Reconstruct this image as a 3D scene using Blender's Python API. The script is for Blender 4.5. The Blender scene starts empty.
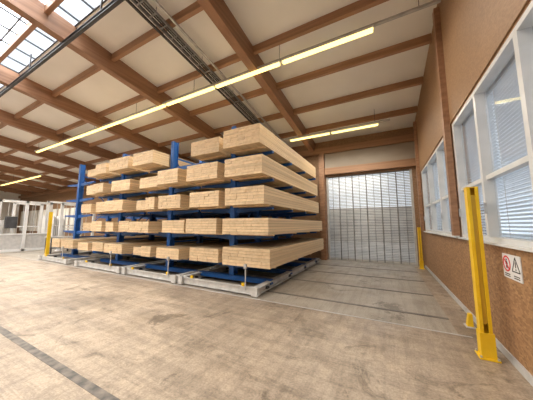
import bpy, bmesh, math, random
from mathutils import Vector, Matrix, noise
random.seed(11)
R = math.radians
COL = bpy.context.scene.collection
CUBE = [(0,3,2,1),(4,5,6,7),(0,1,5,4),(1,2,6,5),(2,3,7,6),(3,0,4,7)]

class MB:
    def __init__(s): s.v=[]; s.f=[]; s.t=[]
    def hexa(s, pts, tint=1.0):
        n=len(s.v); s.v += [tuple(p) for p in pts]
        for q in CUBE: s.f.append(tuple(n+i for i in q)); s.t.append(tint)
        return s
    def box(s, x0,x1,y0,y1,z0,z1, tint=1.0):
        return s.hexa([(x0,y0,z0),(x1,y0,z0),(x1,y1,z0),(x0,y1,z0),(x0,y0,z1),(x1,y0,z1),(x1,y1,z1),(x0,y1,z1)], tint)
    def slope(s, x0,x1,y0,y1,fz,d0,d1,tint=1.0):
        a,b=fz(y0),fz(y1)
        return s.hexa([(x0,y0,a+d0),(x1,y0,a+d0),(x1,y1,b+d0),(x0,y1,b+d0),(x0,y0,a+d1),(x1,y0,a+d1),(x1,y1,b+d1),(x0,y1,b+d1)], tint)
    def tube(s, p, q, r, n=10, r2=None, tint=1.0):
        p=Vector(p); q=Vector(q); d=(q-p).normalized(); r2=r if r2 is None else r2
        a=d.orthogonal().normalized(); b=d.cross(a); m=len(s.v)
        for c,rr in ((p,r),(q,r2)):
            for i in range(n):
                t=2*math.pi*i/n; s.v.append(tuple(c+a*math.cos(t)*rr+b*math.sin(t)*rr))
        for i in range(n):
            j=(i+1)%n; s.f.append((m+i,m+j,m+n+j,m+n+i)); s.t.append(tint)
        s.f.append(tuple(m+i for i in range(n))[::-1]); s.f.append(tuple(m+n+i for i in range(n))); s.t += [tint,tint]
        return s
    def bar(s, p, q, w, h, tint=1.0, up=(0,0,1)):
        p=Vector(p); q=Vector(q); d=(q-p).normalized(); u=Vector(up)
        if abs(d.dot(u))>.98: u=Vector((0,1,0))
        a=d.cross(u).normalized()*w/2; b=a.cross(d).normalized()*h/2
        return s.hexa([p-a-b,p+a-b,q+a-b,q-a-b,p-a+b,p+a+b,q+a+b,q-a+b],tint)
    def ring(s, c, n, r0, r1, t, seg=36):
        c=Vector(c); n=Vector(n).normalized(); a=Vector((0,1,0)); b=n.cross(a); m=len(s.v)
        for i in range(seg):
            th=2*math.pi*i/seg; e=a*math.cos(th)+b*math.sin(th)
            s.v += [tuple(c+e*r0),tuple(c+e*r1),tuple(c+e*r1+n*t),tuple(c+e*r0+n*t)]
        for i in range(seg):
            j=(i+1)%seg
            for k in range(4):
                l=(k+1)%4; s.f.append((m+4*i+k,m+4*j+k,m+4*j+l,m+4*i+l)); s.t.append(1.0)
        return s
    def build(s, name, mat, parent=None, loc=(0,0,0), bevel=0, smooth=False):
        me=bpy.data.meshes.new(name); me.from_pydata(s.v,[],s.f)
        bm=bmesh.new(); bm.from_mesh(me); bmesh.ops.recalc_face_normals(bm,faces=bm.faces)
        bm.to_mesh(me); bm.free()
        at=me.color_attributes.new('tint','FLOAT_COLOR','CORNER')
        for p in me.polygons:
            t=s.t[p.index]
            for li in p.loop_indices: at.data[li].color=(t,t,t,1)
            if smooth and len(p.vertices)==4: p.use_smooth=True
        me.materials.append(mat)
        o=bpy.data.objects.new(name,me); COL.objects.link(o); o.location=loc
        if parent is not None: o.parent=parent
        if bevel:
            m=o.modifiers.new('bevel','BEVEL'); m.width=bevel; m.segments=2; m.limit_method='ANGLE'
        return o

def tag(o,label=None,cat=None,group=None,kind=None):
    for k,v in (('label',label),('category',cat),('group',group),('kind',kind)):
        if v: o[k]=v
    return o
def empty(name,loc,label,cat,group=None):
    o=bpy.data.objects.new(name,None); COL.objects.link(o); o.location=loc
    o.empty_display_size=.1
    return tag(o,label,cat,group)
def struct(o): o['kind']='structure'; return o

# ------------------------------------------------------------ materials
def base(name,col,rough=.6,metal=0):
    m=bpy.data.materials.new(name); m.use_nodes=True
    nt=m.node_tree; b=nt.nodes['Principled BSDF']
    b.inputs['Base Color'].default_value=(*col,1); b.inputs['Roughness'].default_value=rough; b.inputs['Metallic'].default_value=metal
    return m,nt,b
def noisy(name,c1,c2,scale=(4,4,4),rough=.6,metal=0,detail=5,lo=.35,hi=.65,bump=0,tint=False,nscale=1.0):
    m,nt,b=base(name,c1,rough,metal); N=nt.nodes; L=nt.links
    tc=N.new('ShaderNodeTexCoord'); mp=N.new('ShaderNodeMapping'); mp.inputs['Scale'].default_value=scale
    no=N.new('ShaderNodeTexNoise'); no.inputs['Detail'].default_value=detail; no.inputs['Scale'].default_value=nscale
    cr=N.new('ShaderNodeValToRGB'); e=cr.color_ramp.elements
    e[0].position=lo; e[1].position=hi; e[0].color=(*c1,1); e[1].color=(*c2,1)
    L.new(tc.outputs['Object'],mp.inputs[0]); L.new(mp.outputs[0],no.inputs[0]); L.new(no.outputs[0],cr.inputs[0])
    out=cr.outputs[0]
    if tint:
        va=N.new('ShaderNodeVertexColor'); va.layer_name='tint'
        mx=N.new('ShaderNodeMixRGB'); mx.blend_type='MULTIPLY'; mx.inputs[0].default_value=1
        L.new(out,mx.inputs[1]); L.new(va.outputs[0],mx.inputs[2]); out=mx.outputs[0]
    L.new(out,b.inputs['Base Color'])
    if bump:
        bp=N.new('ShaderNodeBump'); bp.inputs['Strength'].default_value=bump; bp.inputs['Distance'].default_value=.01
        L.new(no.outputs[0],bp.inputs['Height']); L.new(bp.outputs[0],b.inputs['Normal'])
    return m
def emis(name,col,st):
    m,nt,b=base(name,col); b.inputs['Emission Color'].default_value=(*col,1); b.inputs['Emission Strength'].default_value=st; return m

pine=noisy('pine_board',(.74,.53,.31),(.88,.68,.43),(9,.25,20),.65,detail=6,lo=.32,hi=.65,tint=True)
glulam=noisy('glulam',(.27,.14,.075),(.38,.205,.115),(5,.5,14),.5,bump=.1)
glulamx=noisy('glulam_purlin',(.30,.16,.085),(.41,.225,.125),(.5,5,14),.5,bump=.1)
ceilm=noisy('ceiling_panel',(.85,.83,.78),(.92,.90,.85),(.6,.6,.6),.7)
blue=noisy('blue_paint',(.012,.085,.30),(.018,.11,.38),(6,6,6),.4)
silver=noisy('galvanised',(.50,.50,.50),(.66,.66,.66),(12,12,12),.42,.5)
basem=noisy('off_white_base_paint',(.50,.49,.47),(.66,.65,.62),(7,7,7),.5,detail=8)
greyp=noisy('grey_paint',(.46,.46,.46),(.57,.56,.55),(6,6,6),.5)
trayg=noisy('tray_zinc',(.20,.20,.20),(.30,.30,.30),(8,8,8),.5,.3)
tang=noisy('tan_grey_panel',(.30,.25,.20),(.37,.31,.25),(.7,.7,2),.6)
dark=noisy('dark_steel',(.035,.035,.04),(.06,.06,.065),(6,6,6),.5)
yellow=noisy('yellow_paint',(.78,.49,.01),(.88,.58,.02),(5,5,5),.42)
amber=noisy('amber_strip',(.50,.30,.02),(.58,.36,.03),(3,3,3),.3)
white=noisy('white_paint',(.72,.73,.74),(.80,.80,.80),(4,4,4),.4)
framem=noisy('window_frame_paint',(.64,.66,.67),(.72,.73,.74),(4,4,4),.4)
black=noisy('black_rubber',(.02,.02,.02),(.04,.04,.04),(4,4,4),.7)
red=noisy('sign_red',(.62,.02,.02),(.7,.03,.03),(4,4,4),.5)
alum=noisy('shutter_slat',(.38,.39,.40),(.50,.51,.52),(1.2,2,6),.40,.4)
blindm=noisy('blind_slat',(.76,.84,.92),(.84,.90,.96),(3,3,3),.5)
green=noisy('hedge_leaf',(.05,.08,.04),(.12,.16,.08),(6,6,6),.8,bump=.5)
facade=noisy('grey_render',(.14,.14,.14),(.20,.20,.195),(1,1,1),.8)
outg=noisy('outdoor_paving',(.24,.24,.23),(.32,.32,.31),(1,1,1),.9)
railm=noisy('rail_steel',(.12,.105,.095),(.20,.18,.16),(3,3,3),.5,.3)
lamp=emis('lamp_diffuser',(1,.80,.26),2.8)
glassm,nt,b=base('window_glass',(.9,.95,1),.02); b.inputs['Transmission Weight'].default_value=1; b.inputs['IOR'].default_value=1.3; b.inputs['Alpha'].default_value=.25
skyg,nt,b=base('skylight_glazing',(.95,.97,1),.3); b.inputs['Transmission Weight'].default_value=1; b.inputs['IOR'].default_value=1.01; b.inputs['Alpha'].default_value=.25

def osb(name,c1,c2,c3,sc=(26,26,48),k1=.6):
    m,nt,b=base(name,c1,.6); N=nt.nodes; L=nt.links
    tc=N.new('ShaderNodeTexCoord'); mp=N.new('ShaderNodeMapping'); mp.inputs['Scale'].default_value=sc
    n0=N.new('ShaderNodeTexNoise'); n0.inputs['Scale'].default_value=14; L.new(tc.outputs['Object'],n0.inputs[0])
    vo=N.new('ShaderNodeTexVoronoi'); vo.inputs['Scale'].default_value=1.0
    add=N.new('ShaderNodeVectorMath'); add.operation='ADD'
    no=N.new('ShaderNodeTexNoise'); no.inputs['Scale'].default_value=1.1; no.inputs['Detail'].default_value=8
    L.new(tc.outputs['Object'],mp.inputs[0]); L.new(mp.outputs[0],add.inputs[0]); L.new(n0.outputs['Color'],add.inputs[1]); L.new(add.outputs[0],vo.inputs['Vector']); L.new(tc.outputs['Object'],no.inputs[0])
    bw=N.new('ShaderNodeSeparateColor'); L.new(vo.outputs['Color'],bw.inputs[0])
    ma=N.new('ShaderNodeMath'); ma.operation='MULTIPLY_ADD'; ma.inputs[1].default_value=k1
    L.new(bw.outputs[0],ma.inputs[0]); 
    m2=N.new('ShaderNodeMath'); m2.operation='MULTIPLY'; m2.inputs[1].default_value=1-k1; L.new(no.outputs[0],m2.inputs[0]); L.new(m2.outputs[0],ma.inputs[2])
    cr=N.new('ShaderNodeValToRGB'); e=cr.color_ramp.elements; e[0].position=.12; e[0].color=(*c1,1); e[1].position=.88; e[1].color=(*c3,1)
    k=e.new(.5); k.color=(*c2,1)
    L.new(ma.outputs[0],cr.inputs[0]); L.new(cr.outputs[0],b.inputs['Base Color']); return m
osbm=osb('osb_board',(.21,.115,.055),(.34,.185,.09),(.47,.28,.14),(22,22,42),.6)
upperm=osb('osb_board_upper',(.25,.14,.075),(.32,.185,.095),(.40,.24,.13),(30,30,60),.45)
osbd=osb('osb_board_back',(.20,.115,.06),(.27,.155,.082),(.34,.20,.11))

# floor: worn concrete
fm,nt,b=base('worn_concrete',(.5,.4,.33),.55); N=nt.nodes; L=nt.links
tc=N.new('ShaderNodeTexCoord')
def nz(sc,det,dist=0,mp=None,rough=.5,rot=0):
    n=N.new('ShaderNodeTexNoise'); n.inputs['Scale'].default_value=sc; n.inputs['Detail'].default_value=det; n.inputs['Distortion'].default_value=dist; n.inputs['Roughness'].default_value=rough
    if mp:
        m_=N.new('ShaderNodeMapping'); m_.inputs['Scale'].default_value=mp; m_.inputs['Rotation'].default_value=(0,0,rot); L.new(tc.outputs['Object'],m_.inputs[0]); L.new(m_.outputs[0],n.inputs[0])
    else: L.new(tc.outputs['Object'],n.inputs[0])
    return n
def ramp(src,p0,c0,p1,c1):
    r=N.new('ShaderNodeValToRGB'); e=r.color_ramp.elements; e[0].position=p0; e[1].position=p1; e[0].color=(*c0,1); e[1].color=(*c1,1); L.new(src,r.inputs[0]); return r
def mix(f,a,bb,mode='MIX'):
    x=N.new('ShaderNodeMixRGB'); x.blend_type=mode
    if isinstance(f,float): x.inputs[0].default_value=f
    else: L.new(f,x.inputs[0])
    L.new(a,x.inputs[1]); L.new(bb,x.inputs[2]); return x
def g3(v,w=0): return (v,v-w*.3,v-w)
r1=ramp(nz(.45,14,.5,None,.7).outputs[0],.38,(.29,.235,.185),.62,(.46,.38,.30))
r2=ramp(nz(5,15,.6,None,.85).outputs[0],.42,g3(.74,.01),.54,g3(1))
r3=ramp(nz(1.2,15,.5,(.35,4.5,1),.8,.5).outputs[0],.45,g3(.82),.53,g3(1.03))
r6=ramp(nz(1.2,15,.3,(5.5,.4,1),.8,.25).outputs[0],.44,g3(.86),.52,g3(1.03))
r4=ramp(nz(45,8).outputs[0],.38,g3(.84),.58,g3(1.07))
r5=ramp(nz(1.1,14,1.2,None,.72).outputs[0],.37,g3(.52,.03),.43,g3(1))
r8=ramp(nz(.9,15,.6,(1,1,1),.7,2).outputs[0],.58,g3(1),.66,g3(.68,.02))
r7=ramp(nz(2.4,15,.4,(1,2,1),.85,.9).outputs[0],.57,g3(1.0),.64,g3(1.22))
cur=r1
for q in (r2,r3,r6,r4,r5,r8,r7): cur=mix(1.0,cur.outputs[0],q.outputs[0],'MULTIPLY')
w1=cur
rg=ramp(nz(1.3,14,.3,None,.7).outputs[0],.35,(.27,.242,.205),.65,(.365,.33,.285))
sp=N.new('ShaderNodeSeparateXYZ'); L.new(tc.outputs['Object'],sp.inputs[0])
gt=N.new('ShaderNodeMath'); gt.operation='GREATER_THAN'; gt.inputs[1].default_value=4.42; L.new(sp.outputs['Y'],gt.inputs[0])
lx=N.new('ShaderNodeMath'); lx.operation='LESS_THAN'; lx.inputs[1].default_value=.85; L.new(sp.outputs['X'],lx.inputs[0])
an=N.new('ShaderNodeMath'); an.operation='MULTIPLY'; L.new(gt.outputs[0],an.inputs[0]); L.new(lx.outputs[0],an.inputs[1])
cur=rg
for q in (r6,r4,r5): cur=mix(1.0,cur.outputs[0],q.outputs[0],'MULTIPLY')
fin=mix(an.outputs[0],w1.outputs[0],cur.outputs[0])
sc=N.new('ShaderNodeMixRGB'); sc.blend_type='MULTIPLY'; sc.inputs[0].default_value=1; sc.inputs[2].default_value=(1.10,1.07,1.03,1); L.new(fin.outputs[0],sc.inputs[1])
L.new(sc.outputs[0],b.inputs['Base Color'])
rr=ramp(nz(2.0,8).outputs[0],.3,g3(.34),.7,g3(.6)); L.new(rr.outputs[0],b.inputs['Roughness'])
bp=N.new('ShaderNodeBump'); bp.inputs['Strength'].default_value=.12; bp.inputs['Distance'].default_value=.008; L.new(r2.outputs[0],bp.inputs['Height']); L.new(bp.outputs[0],b.inputs['Normal'])

# ------------------------------------------------------------ room shell
XR,YB,XL,YF=1.22,10.85,-42.,-11.
rz=lambda y: 6.7-.125*y if y>-.5 else 6.7625+.125*(y+.5)
struct(MB().box(XL-.3,XR+.3,YF-.3,YB+.3,-.2,0).build('floor',fm))
SY=2.42; SX=-5.4
c=MB()
c.slope(XL-.3,XR+.3,SY,YB+.3,rz,.34,.44); c.slope(SX,XR+.3,-.5,SY,rz,.34,.44)
c.slope(XL-.3,-34,-.5,SY,rz,.34,.44); c.slope(XL-.3,XR+.3,YF-.3,-.5,rz,.34,.44)
struct(c.build('ceiling',ceilm))
sk=struct(MB().slope(-34,SX,-.5,SY,rz,.40,.42).build('window_1',skyg))
g=MB(); x=-34.
while x<SX+.1: g.slope(x-.014,x+.014,-.5,SY,rz,.36,.40); x+=.70
for i in range(5):
    y=-.48+i*(SY+.46)/4; g.slope(-34,SX,y-.014,y+.014,rz,.35,.40)
g.build('window_frame',dark,sk)
k=1
def trim(mb,mat,**kw):
    global k
    o=struct(mb.build('trim_%d'%k,mat,**kw)); k+=1; return o
for xb in (-3.08,-7.03,-10.98,-14.93,-18.88,-22.83,-26.78,-30.73,-34.68,-38.63):
    m=MB(); m.slope(xb-.11,xb+.11,-.5,YB-.01,rz,-.18,.34); m.slope(xb-.11,xb+.11,YF,-.5,rz,-.18,.34); trim(m,glulam)
for yp in (-6.5,-3.5,.35,1.85,3.35,4.86,6.36,7.87,9.4):
    trim(MB().slope(XL,XR-.03,yp-.045,yp+.045,rz,.14,.335),glulamx)
DX0,DX1,DZ=-2.48,1.02,3.9
w=MB(); w.box(XL,DX0,YB,YB+.25,0,5.68); w.box(DX1,XR,YB,YB+.25,0,5.68); w.box(DX0,DX1,YB,YB+.25,DZ,5.68)
struct(w.build('wall_back',osbd))
trim(MB().box(XL,XR-.03,YB-.22,YB-.001,5.02,5.30),glulamx)
trim(MB().box(DX0-.02,XR-.03,YB-.12,YB-.001,4.30,5.01),tang)
trim(MB().box(DX0-.02,XR-.03,YB-.18,YB-.001,3.98,4.29),glulamx)
trim(MB().box(DX0-.28,DX0-.03,YB-.24,YB-.001,0,5.01),glulam)
Z0,Z1=1.38,3.55
G=[(-3.0,1.55),(1.75,5.42),(5.60,9.9)]
ZT=lambda y: rz(y)+.34
w=MB(); w.box(XR,XR+.3,YF,YB+.25,0,Z0)
def upper(m,x0,x1,zb,dt,ya,yb):
    ys=[ya,yb] if not(ya<-.5<yb) else [ya,-.5,yb]
    for p,q in zip(ys[:-1],ys[1:]):
        m.hexa([(x0,p,zb),(x1,p,zb),(x1,q,zb),(x0,q,zb),(x0,p,ZT(p)+dt),(x1,p,ZT(p)+dt),(x1,q,ZT(q)+dt),(x0,q,ZT(q)+dt)])
upper(w,XR,XR+.3,Z1,0,YF,YB+.25)
e=[YF]+[v for g_ in G for v in g_]+[YB+.25]
for a,b_ in zip(e[0::2],e[1::2]): w.box(XR,XR+.3,a,b_,Z0,Z1)
struct(w.build('wall_right',osbm))
m=MB(); upper(m,XR-.02,XR-.001,Z1+.03,-.005,YF,YB-.01); trim(m,upperm)
struct(MB().box(XL-.3,XL,YF,YB+.25,0,7.2).build('wall_left',ceilm))
struct(MB().box(XL,XR+.3,YF-.3,YF,0,6.2).build('wall_front',osbd))
x=-41.
while x<-27: trim(MB().box(x,x+2.3,YB-.05,YB-.001,.9,3.3),ceilm); x+=2.6
for yc in (1.65,5.51,10.10): trim(MB().box(XR-.12,XR-.022,yc-.075,yc+.075,Z0+.02,rz(yc)+.12),glulam)
struct(MB().box(XR-.02,XR-.001,-3,YB-.25,0,.09).build('baseboard_right',greyp))
wn=2
def blind(y0,y1,z0,z1,label,tilt=26):
    t=empty('venetian_blind',(XR+.20,(y0+y1)/2,z0),label,'blind','outdoor blinds behind the wall windows')
    h=(y1-y0)/2-.012; H=z1-z0; m=MB(); z=.05
    dx=.026*math.cos(R(tilt)); dz=.026*math.sin(R(tilt))
    while z<H-.08:
        m.hexa([(-dx,-h,z+dz),(dx,-h,z-dz),(dx,h,z-dz),(-dx,h,z+dz),(-dx,-h,z+dz+.003),(dx,-h,z-dz+.003),(dx,h,z-dz+.003),(-dx,h,z+dz+.003)]); z+=.048
    m.build('slats',blindm,t)
    MB().box(-.035,.035,-h,h,H-.07,H-.005).build('head_rail',greyp,t)
    MB().box(-.03,.03,-h,h,.0,.025).build('bottom_rail',greyp,t)
    for s in (-.7,.7): MB().tube((-.045,h*s,.02),(-.045,h*s,H-.05),.003,6).build('cord',greyp,t)
ordn=['nearest','second nearest','third nearest','fourth nearest','fifth nearest','farthest']
pi=0
for gi,(a,b_) in enumerate(G):
    wo=struct(MB().box(XR+.10,XR+.106,a+.05,b_-.05,Z0+.05,Z1-.05).build('window_%d'%wn,glassm)); wn+=1
    m=MB()
    m.box(XR+.0,XR+.13,a,b_,Z0,Z0+.06); m.box(XR+.0,XR+.13,a,b_,Z1-.06,Z1)
    n=3; ys=[a+(b_-a)*i/n for i in range(n+1)]
    for i,y in enumerate(ys):
        q=.04; y_=min(max(y,a+q),b_-q); m.box(XR+.0,XR+.13,y_-q,y_+q,Z0+.06,Z1-.06)
    m.box(XR+.03,XR+.13,a,b_,2.22,2.28)
    m.build('window_frame',framem,wo)
    MB().box(XR-.06,XR+.13,a-.03,b_+.03,Z0-.03,Z0-.001).build('window_sill',framem,wo)
    for y in ys[1:]: MB().box(XR-.03,XR+.0,y-.08,y-.06,1.75,1.9).build('window_handle',silver,wo)
    if gi:
        for y0,y1 in zip(ys[:-1],ys[1:]):
            blind(y0,y1,Z0,Z1,'pale slatted blind outside the %s pane of the right wall windows'%ordn[pi]); pi+=1
struct(MB().box(XR+.3,30,-30,60,-.25,-.05).build('floor_outside_side',outg))
struct(MB().box(-45,XR+.3,YB+.3,60,-.25,-.05).build('floor_outside_back',outg))
def hedge(loc,size,label,seed):
    bm=bmesh.new(); bmesh.ops.create_icosphere(bm,subdivisions=4,radius=1)
    for v in bm.verts:
        d=1+.28*noise.noise(v.co*2.5+Vector((seed,0,0)))+.12*noise.noise(v.co*9)
        v.co=Vector((v.co.x*size[0]*d,v.co.y*size[1]*d,max(v.co.z,-.75)*size[2]*d))
    zmin=min(v.co.z for v in bm.verts)
    for v in bm.verts: v.co.z-=zmin
    me=bpy.data.meshes.new('hedge'); bm.to_mesh(me); bm.free(); me.materials.append(green)
    o=bpy.data.objects.new('hedge',me); COL.objects.link(o); o.location=loc; tag(o,label,'hedge')
hedge((10.5,4,-.05),(1.3,3.5,.95),'green hedge outside the near right windows',1)
t=empty('added_yard_building',(-2,24,-.05),'low grey building added across the yard to darken the shutter door view','building')  # building added to cut the brightness showing between the shutter slats
MB().box(-9,9,0,5,0,3.1).build('wall',facade,t); MB().box(-9.3,9.3,-.4,5.3,3.1,3.3).build('roof',dark,t)
for x in (-7,-4.2,-1.4,1.4,4.2,7): MB().box(x-.9,x+.9,-.03,0,.8,2.2).build('window',dark,t)

# shutter door
sh=MB(); z=.09
while z<DZ-.02:
    sh.hexa([(DX0+.05,YB+.080,z),(DX1-.05,YB+.080,z),(DX1-.05,YB+.085,z),(DX0+.05,YB+.085,z),(DX0+.05,YB+.09,z+.051),(DX1-.05,YB+.09,z+.051),(DX1-.05,YB+.095,z+.051),(DX0+.05,YB+.095,z+.051)]); z+=.068
d=struct(sh.build('door_1',alum))
for x in (DX0+.03,DX1-.03): MB().box(x-.05,x+.05,YB+.02,YB+.16,0,DZ).build('guide_rail',greyp,d)
for i in range(1,12):
    x=DX0+(DX1-DX0)*i/12; q=.020 if i%2==0 else .008; MB().box(x-q,x+q,YB+.05,YB+.078,.03,DZ).build('vertical_stay',trayg,d)
MB().box(DX0+.05,DX1-.05,YB+.07,YB+.13,0.0,.09).build('bottom_bar',greyp,d)

for y in (5.05,6.5,7.95,9.4): trim(MB().box(-16,.85,y-.035,y+.035,0,.006),railm)
trim(MB().box(-30,-1.2,1.29,1.375,0,.003),noisy('joint_filler',(.09,.085,.08),(.24,.21,.18),(9,9,5),.7,detail=10))
trim(MB().box(-16,1.0,4.395,4.42,0,.004),greyp)

# ------------------------------------------------------------ cantilever racks
LV=[.57,1.33,2.07,2.82,3.58]
UY=[5.3,6.65,8.0,9.35]
FY=4.62
def make_rack(x,label,al=1.25,ar=1.25,half=1.25):
    t=empty('cantilever_rack',(x,0,0),label,'rack','mobile cantilever racks in a row')
    for i,y in enumerate(UY):
        m=MB(); m.box(-.075,.075,y-.10,y-.085,.24,4.5); m.box(-.075,.075,y+.085,y+.10,.24,4.5); m.box(-.012,.012,y-.085,y+.085,.24,4.5)
        m.build('upright',blue,t)
        for s,l in ((-1,al),(1,ar)):
            for z in LV:
                a=MB(); x0,x1=.075*s,l*s
                p=[(x0,y-.04,z-.14),(x1,y-.04,z-.06),(x1,y+.04,z-.06),(x0,y+.04,z-.14),(x0,y-.04,z),(x1,y-.04,z),(x1,y+.04,z),(x0,y+.04,z)]
                a.hexa(p); a.box(min(x0,x0+.02*s),max(x0,x0+.02*s),y-.08,y+.08,z-.22,z-.0)
                a.build('arm',blue,t)
        MB().box(-1.2,1.2,y-.07,y+.07,.10,.22).build('cross_beam',blue,t)
    m=MB()
    for zz in (1.0,2.5,3.9): m.box(-.02,.02,UY[0],UY[-1],zz,zz+.06)
    for i in range(3):
        m.bar((0,UY[i],1.0),(0,UY[i+1],2.5),.03,.03); m.bar((0,UY[i+1],2.5),(0,UY[i],3.9),.03,.03)
    m.build('bracing',blue,t)
    for s in (-1,1):
        m=MB(); x=(half-.08)*s
        m.box(x-.08,x+.08,FY,9.75,.185,.20); m.box(x-.08,x+.08,FY,9.75,.05,.065); m.box(x-.01,x+.01,FY,9.75,.065,.185)
        m.build('base_beam',basem,t)
        for y in (5.05,6.5,7.95,9.4):
            MB().tube((x-.06,y,.066),(x+.06,y,.066),.06,20).build('wheel',dark,t,smooth=True)
        MB().box(x-.08,x+.08,FY-.15,FY-.09,.015,.22).build('end_plate',basem,t,bevel=.006)
        MB().box(s*.82-.04,s*.82+.04,FY-.08,FY-.03,.186,.26).build('bumper',yellow,t,bevel=.01)
    m=MB(); m.box(-half,half,FY-.07,FY,.03,.185); m.box(-half,half,FY-.09,FY-.07,.03,.05); m.box(-half,half,FY-.09,FY-.07,.165,.185)
    m.build('front_rail',basem,t)
    MB().box(.91,.93,FY-.13,FY-.11,.12,.66).build('sensor_post',greyp,t)
    MB().box(.885,.955,FY-.16,FY-.10,.60,.70).build('sensor_head',greyp,t,bevel=.008)
    return t
make_rack(-3.85,'tall blue cantilever rack nearest the shutter door')
make_rack(-6.45,'second blue cantilever rack from the shutter door')
make_rack(-9.35,'third blue cantilever rack from the shutter door',al=1.8,ar=1.45,half=1.5)
make_rack(-12.9,'nearly empty blue cantilever rack at the left end of the row',half=1.35)
# ------------------------------------------------------------ timber bundles
def bundle(x0,x1,z,h,y0,y1,label):
    xc=(x0+x1)/2; t=empty('timber_bundle',(xc,y0,z),label,'timber bundle','pine timber bundles on the racks')
    W=x1-x0; L_=y1-y0; nl=max(4,round(h/random.choice((.05,.06,.07)))); lh=h/nl
    n=max(2,round(W/random.choice((.18,.24,.30)))); bz=.035
    for yy in (.32,1.85,3.2,4.55): MB().box(-W/2+.03,W/2-.03,yy,yy+.07,0,bz).build('bearer',pine,t)
    bt=random.uniform(.94,1.05)
    for l in range(nl):
        m=MB(); bwid=W/n; lt=random.uniform(.86,1.03); off=random.uniform(-.02,.02)
        cuts=[-W/2]+[-W/2+i*bwid+off*2 for i in range(1,n)]+[W/2]
        for i in range(n):
            e0=random.uniform(-.007,.009); tn=bt*lt*random.uniform(.92,1.05)
            m.box(cuts[i]+.0015,cuts[i+1]-.0015,e0,L_+random.uniform(-.02,.02),bz+l*lh+.0005,bz+(l+1)*lh-.007,tn)
        m.box(-W/2+.014,W/2-.014,.02,L_-.03,bz+(l+1)*lh-.0069,bz+(l+1)*lh+.0004,.42)  # recessed core tinted dark to stand for shade in the gap between layers
        m.build('board_layer',pine,t)
ln=['lowest','second lowest','middle','second highest','top']
rn=['rack nearest the door','second rack from the door','third rack from the door','leftmost rack']
cols=[
 (0,'right',[[(-3.74,-2.38,.44,0)],[(-3.76,-2.42,.40,.0)],[(-3.72,-2.55,.45,.03)],[(-3.74,-2.60,.48,.02)],[(-3.76,-2.64,.49,-.04)]]),
 (0,'left',[[(-5.02,-3.97,.36,.12)],[(-5.08,-3.96,.41,0)],[(-5.05,-3.97,.43,.08)],[(-5.10,-3.96,.46,-.02)],[(-5.05,-3.98,.43,.06)]]),
 (1,'right',[[(-6.30,-5.32,.31,.0)],[(-6.28,-5.3,.38,.14)],[(-6.32,-5.34,.40,.0)],[(-6.32,-5.4,.44,-.08)],[]]),
 (1,'left',[[(-7.04,-6.58,.32,.0),(-7.64,-7.12,.26,.12)],[(-7.62,-6.60,.34,-.1)],[(-7.04,-6.58,.40,.05),(-7.62,-7.1,.33,.12)],[(-7.52,-6.60,.36,.12)],[(-7.66,-6.60,.43,-.08)]]),
 (2,'right',[[(-9.22,-8.1,.33,0)],[(-8.62,-8.0,.38,.12),(-9.22,-8.72,.33,0)],[(-9.2,-8.1,.38,-.08)],[(-9.22,-8.05,.40,.1)],[(-9.18,-8.0,.44,-.05)]]),
 (2,'left',[[(-10.25,-9.5,.33,.1),(-11.14,-10.36,.30,0)],[(-10.22,-9.5,.38,0),(-11.14,-10.34,.33,.12)],[(-10.26,-9.5,.40,.12),(-11.14,-10.36,.34,.0)],[(-10.22,-9.5,.36,-.05),(-11.12,-10.33,.38,.12)],[(-10.26,-9.5,.40,.0),(-11.14,-10.42,.30,.12)]]),
 (3,'right',[[(-12.77,-11.7,.36,.05)],[],[],[],[]]),
 (3,'left',[[(-13.85,-13.05,.37,.1)],[],[],[],[]]),
]
for ri,side,lv in cols:
    for li,lst in enumerate(lv):
        order=sorted(lst,key=lambda s_: abs(s_[0]+s_[1]-2*(-3.85,-6.45,-9.35,-12.9)[ri]))
        for q,(a,b_,h,dy) in enumerate(order):
            y0=4.66+dy; pre='' if len(lst)==1 else ('inner ','outer ')[q]
            bundle(a,b_,LV[li]+.001,h,y0,y0+4.95+random.uniform(-.1,.1),pre+'pine board bundle, %s arms, %s side of %s'%(ln[li],side,rn[ri]))

# ------------------------------------------------------------ strip lights
def fixture(x0,x1,y,z,label,group):
    t=empty('strip_light',((x0+x1)/2,y,z),label,'light',group); h=(x1-x0)/2-.03
    MB().box(-h,h,-.05,.05,.035,.091).build('housing',white,t)
    MB().box(-h+.02,h-.02,-.045,.045,-.02,.034).build('diffuser',lamp,t)
    return t
def spots(x0,x1,y,z,p,n):
    for i in range(n):
        l=bpy.data.lights.new('strip_or_fill_lamp','SPOT'); l.spot_size=R(168); l.spot_blend=.6; l.shadow_soft_size=0; l.energy=p/n; l.color=(1,.93,.80)
        o=bpy.data.objects.new('strip_or_fill_lamp',l); COL.objects.link(o); o.location=(x0+(x1-x0)*(i+.5)/n,y,z)
def fill_light(x0,x1,y,z,p,col=(1,.94,.84)):
    l=bpy.data.lights.new('strip_or_fill_lamp','AREA'); l.shape='RECTANGLE'; l.size=x1-x0; l.size_y=.12; l.energy=p; l.color=col
    o=bpy.data.objects.new('strip_or_fill_lamp',l); COL.objects.link(o); o.location=((x0+x1)/2,y,z)
ordr=['first','second','third','fourth','fifth','sixth','seventh','eighth','ninth']
def row(xr,n,L1,y,z,nm,grp):
    for i in range(n):
        x1=xr-i*L1
        fixture(x1-L1,x1,y,z,'%s glowing warm strip light from the right in %s'%(ordr[i],nm),grp)
def trunk(x0,x1,y,z,label):
    t=empty('light_trunking',((x0+x1)/2,y,z),label,'trunking'); h=(x1-x0)/2
    MB().box(-h,h,-.03,.03,0,.05).build('rail',greyp,t)
    x=-h+.5
    while x<h: MB().tube((x,0,.05),(x,0,rz(y)-z+.34),.006,6).build('hanger_rod',dark,t); x+=3.1
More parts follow.
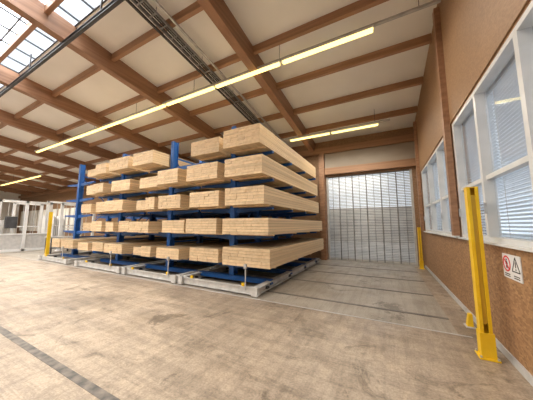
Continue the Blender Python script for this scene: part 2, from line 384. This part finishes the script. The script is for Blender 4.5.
row(0,8,2.25,5.08,5.84,'the long main ceiling row','main row of strip lights')
trunk(-18.3,1.15,5.08,5.931,'long pale trunking carrying the main row of strip lights')
row(-.05,2,1.78,9.0,5.28,'the short row before the shutter door','strip lights before the shutter door')
trunk(-3.8,.3,9.0,5.371,'short pale trunking carrying the lights before the shutter door')
row(-23.5,4,2.25,7.0,5.35,'the distant row at far left','strip lights at the far left')
trunk(-33,-23.2,7.0,5.441,'distant pale trunking at far left')
spots(-18,0,5.08,5.80,1600,12); spots(-3.6,-.05,9.0,5.24,340,3); spots(-34,-20,7.0,5.3,1900,7)
for yy in (-.6,-4.5): fill_light(-30,0,yy,5.8,1040)  # unseen fill rows behind the camera, added without fixtures to brighten the hall

def tray(x,w,y0,y1,dz,label):
    t=empty('cable_tray',(x,0,0),label,'cable tray')
    m=MB()
    for s in (-1,1): m.slope(s*w/2-.01,s*w/2+.01,y0,y1,rz,dz,dz+.07)
    y=y0
    while y<y1: m.slope(-w/2,w/2,y,y+.03,rz,dz,dz+.015); y+=.3
    m.build('ladder',trayg,t)
    for q in (-.3,0,.25): MB().bar((q*w,y0,rz(y0)+dz+.035),(q*w,y1,rz(y1)+dz+.035),.028,.028).build('cable',dark,t)
    y=y0+.4
    while y<y1: MB().tube((0,y,rz(y)+dz+.01),(0,y,rz(y)+.34),.006,6).build('hanger_rod',dark,t); y+=1.5
tray(-4.5,.24,-.4,10.6,.02,'narrow dark cable tray under the roof running towards the shutter door')
for i,(xx,lb) in enumerate(((-4.78,'thin dark conduit left of the cable tray'),(-4.22,'thin grey conduit right of the cable tray'))):
    o=MB().bar((xx,-.4,rz(-.4)+.112),(xx,10.6,rz(10.6)+.112),.045,.05).build('conduit',dark if i==0 else silver); tag(o,lb,'pipe')
bb=empty('busbar_beam',(0,2.25,6.12),'black steel busbar beam crossing below the skylight','beam')
m=MB(); m.box(-30,1.1,-.035,.035,0,.02); m.box(-30,1.1,-.035,.035,.09,.11); m.box(-30,1.1,-.012,.012,.02,.09); m.build('rail',dark,bb)
x=-29
while x<1: MB().box(x-.015,x+.015,-.015,.015,.11,.62).build('hanger',dark,bb); x+=3.95

# ------------------------------------------------------------ yellow posts
def post(loc,h,label,a=.055):
    t=empty('guard_post',loc,label,'post','yellow steel guard posts')
    m=MB(); m.box(-a,-a+.014,-a,a,.02,h); m.box(a-.014,a,-a,a,.02,h); m.box(-a+.014,a-.014,a-.012,a,.02,h)
    m.box(-a+.014,-a+.036,-a,-a+.01,.02,h); m.box(a-.036,a-.014,-a,-a+.01,.02,h)
    m.build('column',yellow,t,bevel=.002)
    MB().box(-.095,.095,-.10,.10,0,.02).build('base_plate',yellow,t,bevel=.004)
    MB().box(-a-.002,a+.002,-a-.002,a+.002,h,h+.012).build('cap',yellow,t)
    for sx in (-.078,.078):
        for sy in (-.085,.085): MB().tube((sx,sy,.02),(sx,sy,.04),.012,6).build('bolt',silver,t)
    MB().box(-a+.037,a-.037,-.045,.0,.4,h-.1).build('sensor_strip',amber,t)
    m=MB(); m.box(-a-.012,a+.012,-a-.016,-a-.002,.02,.30); m.box(-a-.012,-a-.001,-a-.002,a,.02,.30); m.box(a+.001,a+.012,-a-.002,a,.02,.30); m.build('foot_guard',yellow,t,bevel=.002)
    return t
post((1.0,3.86,0),2.08,'tall yellow steel guard post beside the safety sign',.058)
post((1.05,10.2,0),1.5,'yellow steel guard post at the right edge of the shutter door',.05)
post((-16.3,5.45,0),2.3,'yellow steel guard post left of the timber racks',.065)
t=empty('sensor_bracket',(1.08,4.85,0),'small yellow floor bracket by the wall behind the near yellow post','bracket')
MB().hexa([(-.04,-.05,.012),(.04,-.05,.012),(.04,.05,.012),(-.04,.05,.012),(-.01,-.04,.2),(.04,-.04,.2),(.04,.04,.2),(-.01,.04,.2)]).build('body',yellow,t,bevel=.006)
MB().box(-.06,.06,-.08,.08,0,.012).build('foot_plate',greyp,t)

# sign
s=empty('safety_sign',(XR-.012,3.58,1.13),'white safety sign with red no entry pictogram and black warning triangle','sign'); s.scale=(1,.88,.88)
MB().box(0,.010,-.235,.235,-.155,.155).build('board',white,s,bevel=.002)
MB().ring((0,.118,.03),(-1,0,0),.082,.102,.003).build('prohibition_ring',red,s)
MB().bar((-.0035,.118+.062,.03+.062),(-.0035,.118-.062,.03-.062),.003,.018,up=(0,.7,-.7)).build('prohibition_bar',red,s)
m=MB(); m.tube((-.001,.118,.082),(-.003,.118,.082),.013,16)
m.bar((-.002,.118,.064),(-.002,.118,.02),.002,.026,up=(0,1,0)); m.bar((-.002,.121,.022),(-.002,.138,-.028),.002,.011,up=(0,1,0)); m.bar((-.002,.115,.022),(-.002,.100,-.028),.002,.011,up=(0,1,0))
m.bar((-.002,.126,.058),(-.002,.146,.024),.002,.008,up=(0,1,0)); m.bar((-.002,.11,.058),(-.002,.09,.024),.002,.008,up=(0,1,0)); m.build('walking_figure',black,s)
m=MB(); A=(-.002,-.118,.13);B=(-.002,-.022,-.045);C_=(-.002,-.214,-.045)
for p,q in ((A,B),(B,C_),(C_,A)): m.bar(p,q,.002,.014,up=(0,.31,.95) if p!=A else (0,.9,.3))
m.build('warning_triangle',black,s)
m=MB(); m.bar((-.002,-.118,.075),(-.002,-.118,.005),.002,.016,up=(0,1,0)); m.bar((-.002,-.118,-.008),(-.002,-.118,-.026),.002,.016,up=(0,1,0)); m.build('exclamation_mark',black,s)
m=MB()
for zc in (-.10,-.125): m.box(-.002,0,.05,.19,zc-.006,zc+.006); m.box(-.002,0,-.19,-.05,zc-.006,zc+.006)
m.build('caption_lines',black,s)

# ------------------------------------------------------------ machines at far left
t=empty('panel_machine',(-20.0,5.5,0),'white steel framed panel machine with control box left of the guard post','machine')
m=MB()
for y in (-1.15,0,1.15): m.box(-.07,.07,y-.07,y+.07,0,3.1)
m.box(-.07,.07,-1.2,1.2,2.96,3.1); m.box(-.07,.07,-1.2,1.2,.0,.14); m.box(-.05,.05,-1.15,1.15,1.0,1.08)
for y in (-1.15,1.15): m.box(-.75,.3,y-.05,y+.05,0,.1); m.bar((-.7,y,.1),(-.05,y,1.6),.06,.06)
m.build('frame',white,t)
for a,b_ in ((-1.07,-.08),(.08,1.07)): MB().box(-.02,.0,a,b_,.15,1.0).build('panel',greyp,t)
m=MB()
for i in range(1,6): m.box(-.012,.012,-1.15+i*.383-.012,-1.15+i*.383+.012,1.08,2.96)
m.build('mesh_guard',greyp,t)
MB().box(.08,.22,-.9,-.4,1.4,2.1).build('control_box',dark,t,bevel=.02)
t=empty('machine_cabinet',(-22.6,4.2,0),'grey machine cabinet with dark window at the left edge','machine')
MB().box(-.9,.9,-.8,.8,.1,1.9).build('body',greyp,t,bevel=.03)
MB().box(.9,.92,-.55,.3,.9,1.6).build('window_panel',dark,t)
MB().box(-.85,.85,-.75,.75,0,.1).build('plinth',dark,t)
MB().tube((0,0,1.9),(0,0,3.0),.15,20).build('extraction_duct',silver,t,smooth=True)
def gate(loc,W_,H_,label,n=9):
    t=empty('storage_gate',loc,label,'gate','pale steel gate frames at far left')
    m=MB(); h=W_/2
    for y in (-h,h): m.box(-.06,.06,y-.07,y+.07,0,H_)
    m.box(-.06,.06,-h-.06,h+.06,H_-.14,H_); m.box(-.04,.04,-h,h,H_*.45,H_*.45+.08); m.build('frame',white,t)
    m=MB()
    for i in range(1,n): m.box(-.012,.012,-h+i*W_/n-.010,-h+i*W_/n+.010,.1,H_-.1)
    m.box(-.02,.02,-h,h,.08,.14); m.build('bars',greyp,t)
    for y in (-h,h): MB().box(-.3,.3,y-.08,y+.08,0,.03).build('foot',white,t)
gate((-18.2,7.5,0),1.8,3.0,'white steel gate frame just behind the left guard post',4)
gate((-22.5,8.4,0),2.2,3.4,'tall pale gate frame furthest back at far left',4)
gate((-23.0,6.4,0),1.4,3.2,'narrow pale gate frame behind the framed machine',3)
t=empty('panel_stack',(-26,9.0,0),'pale boards standing on edge by the far back wall','panel stack')
for i in range(7): MB().box(-1.2,1.2,-.5+i*.13,-.5+i*.13+.05,.1,2.4-.12*(i%3)).build('panel',white,t)
MB().box(-1.3,1.3,-.6,.5,0,.1).build('base',greyp,t)
t=empty('workbench',(-17.2,6.3,0),'dark workbench with grey top between the left guard post and gate','workbench')
MB().box(-.4,.4,-.6,.6,.86,.92).build('bench_top',greyp,t)
for sx in (-.35,.35):
    for sy in (-.52,.52): MB().box(sx-.03,sx+.03,sy-.03,sy+.03,0,.86).build('leg',dark,t)
MB().box(-.33,.33,-.5,.5,.25,.28).build('shelf',dark,t)

# ------------------------------------------------------------ light & camera
W=bpy.data.worlds.new('world'); bpy.context.scene.world=W; W.use_nodes=True; nt=W.node_tree
bg=nt.nodes['Background']; tc=nt.nodes.new('ShaderNodeTexCoord'); sp=nt.nodes.new('ShaderNodeSeparateXYZ'); cr=nt.nodes.new('ShaderNodeValToRGB')
nt.links.new(tc.outputs['Generated'],sp.inputs[0]); nt.links.new(sp.outputs['Z'],cr.inputs[0]); nt.links.new(cr.outputs[0],bg.inputs[0])
cr.color_ramp.elements[0].color=(.76,.87,1,1); cr.color_ramp.elements[1].color=(.80,.90,1,1); bg.inputs[1].default_value=1.45
def area(loc,rot,sx,sy,p,col):
    l=bpy.data.lights.new('daylight','AREA'); l.shape='RECTANGLE'; l.size=sx; l.size_y=sy; l.energy=p; l.color=col
    o=bpy.data.objects.new('daylight',l); COL.objects.link(o); o.location=loc; o.rotation_euler=rot
area((-19,.9,7.9),(0,0,0),29,2.8,2600,(.98,.98,1))
cam=bpy.data.cameras.new('camera'); co=bpy.data.objects.new('camera',cam); COL.objects.link(co)
cam.sensor_width=36; cam.lens=226/533*36; cam.clip_start=.05; cam.clip_end=300
co.location=(0,0,1.6); co.rotation_euler=(R(96.3),0,R(27.9))
bpy.context.scene.camera=co
bpy.context.scene.view_settings.view_transform='Standard'
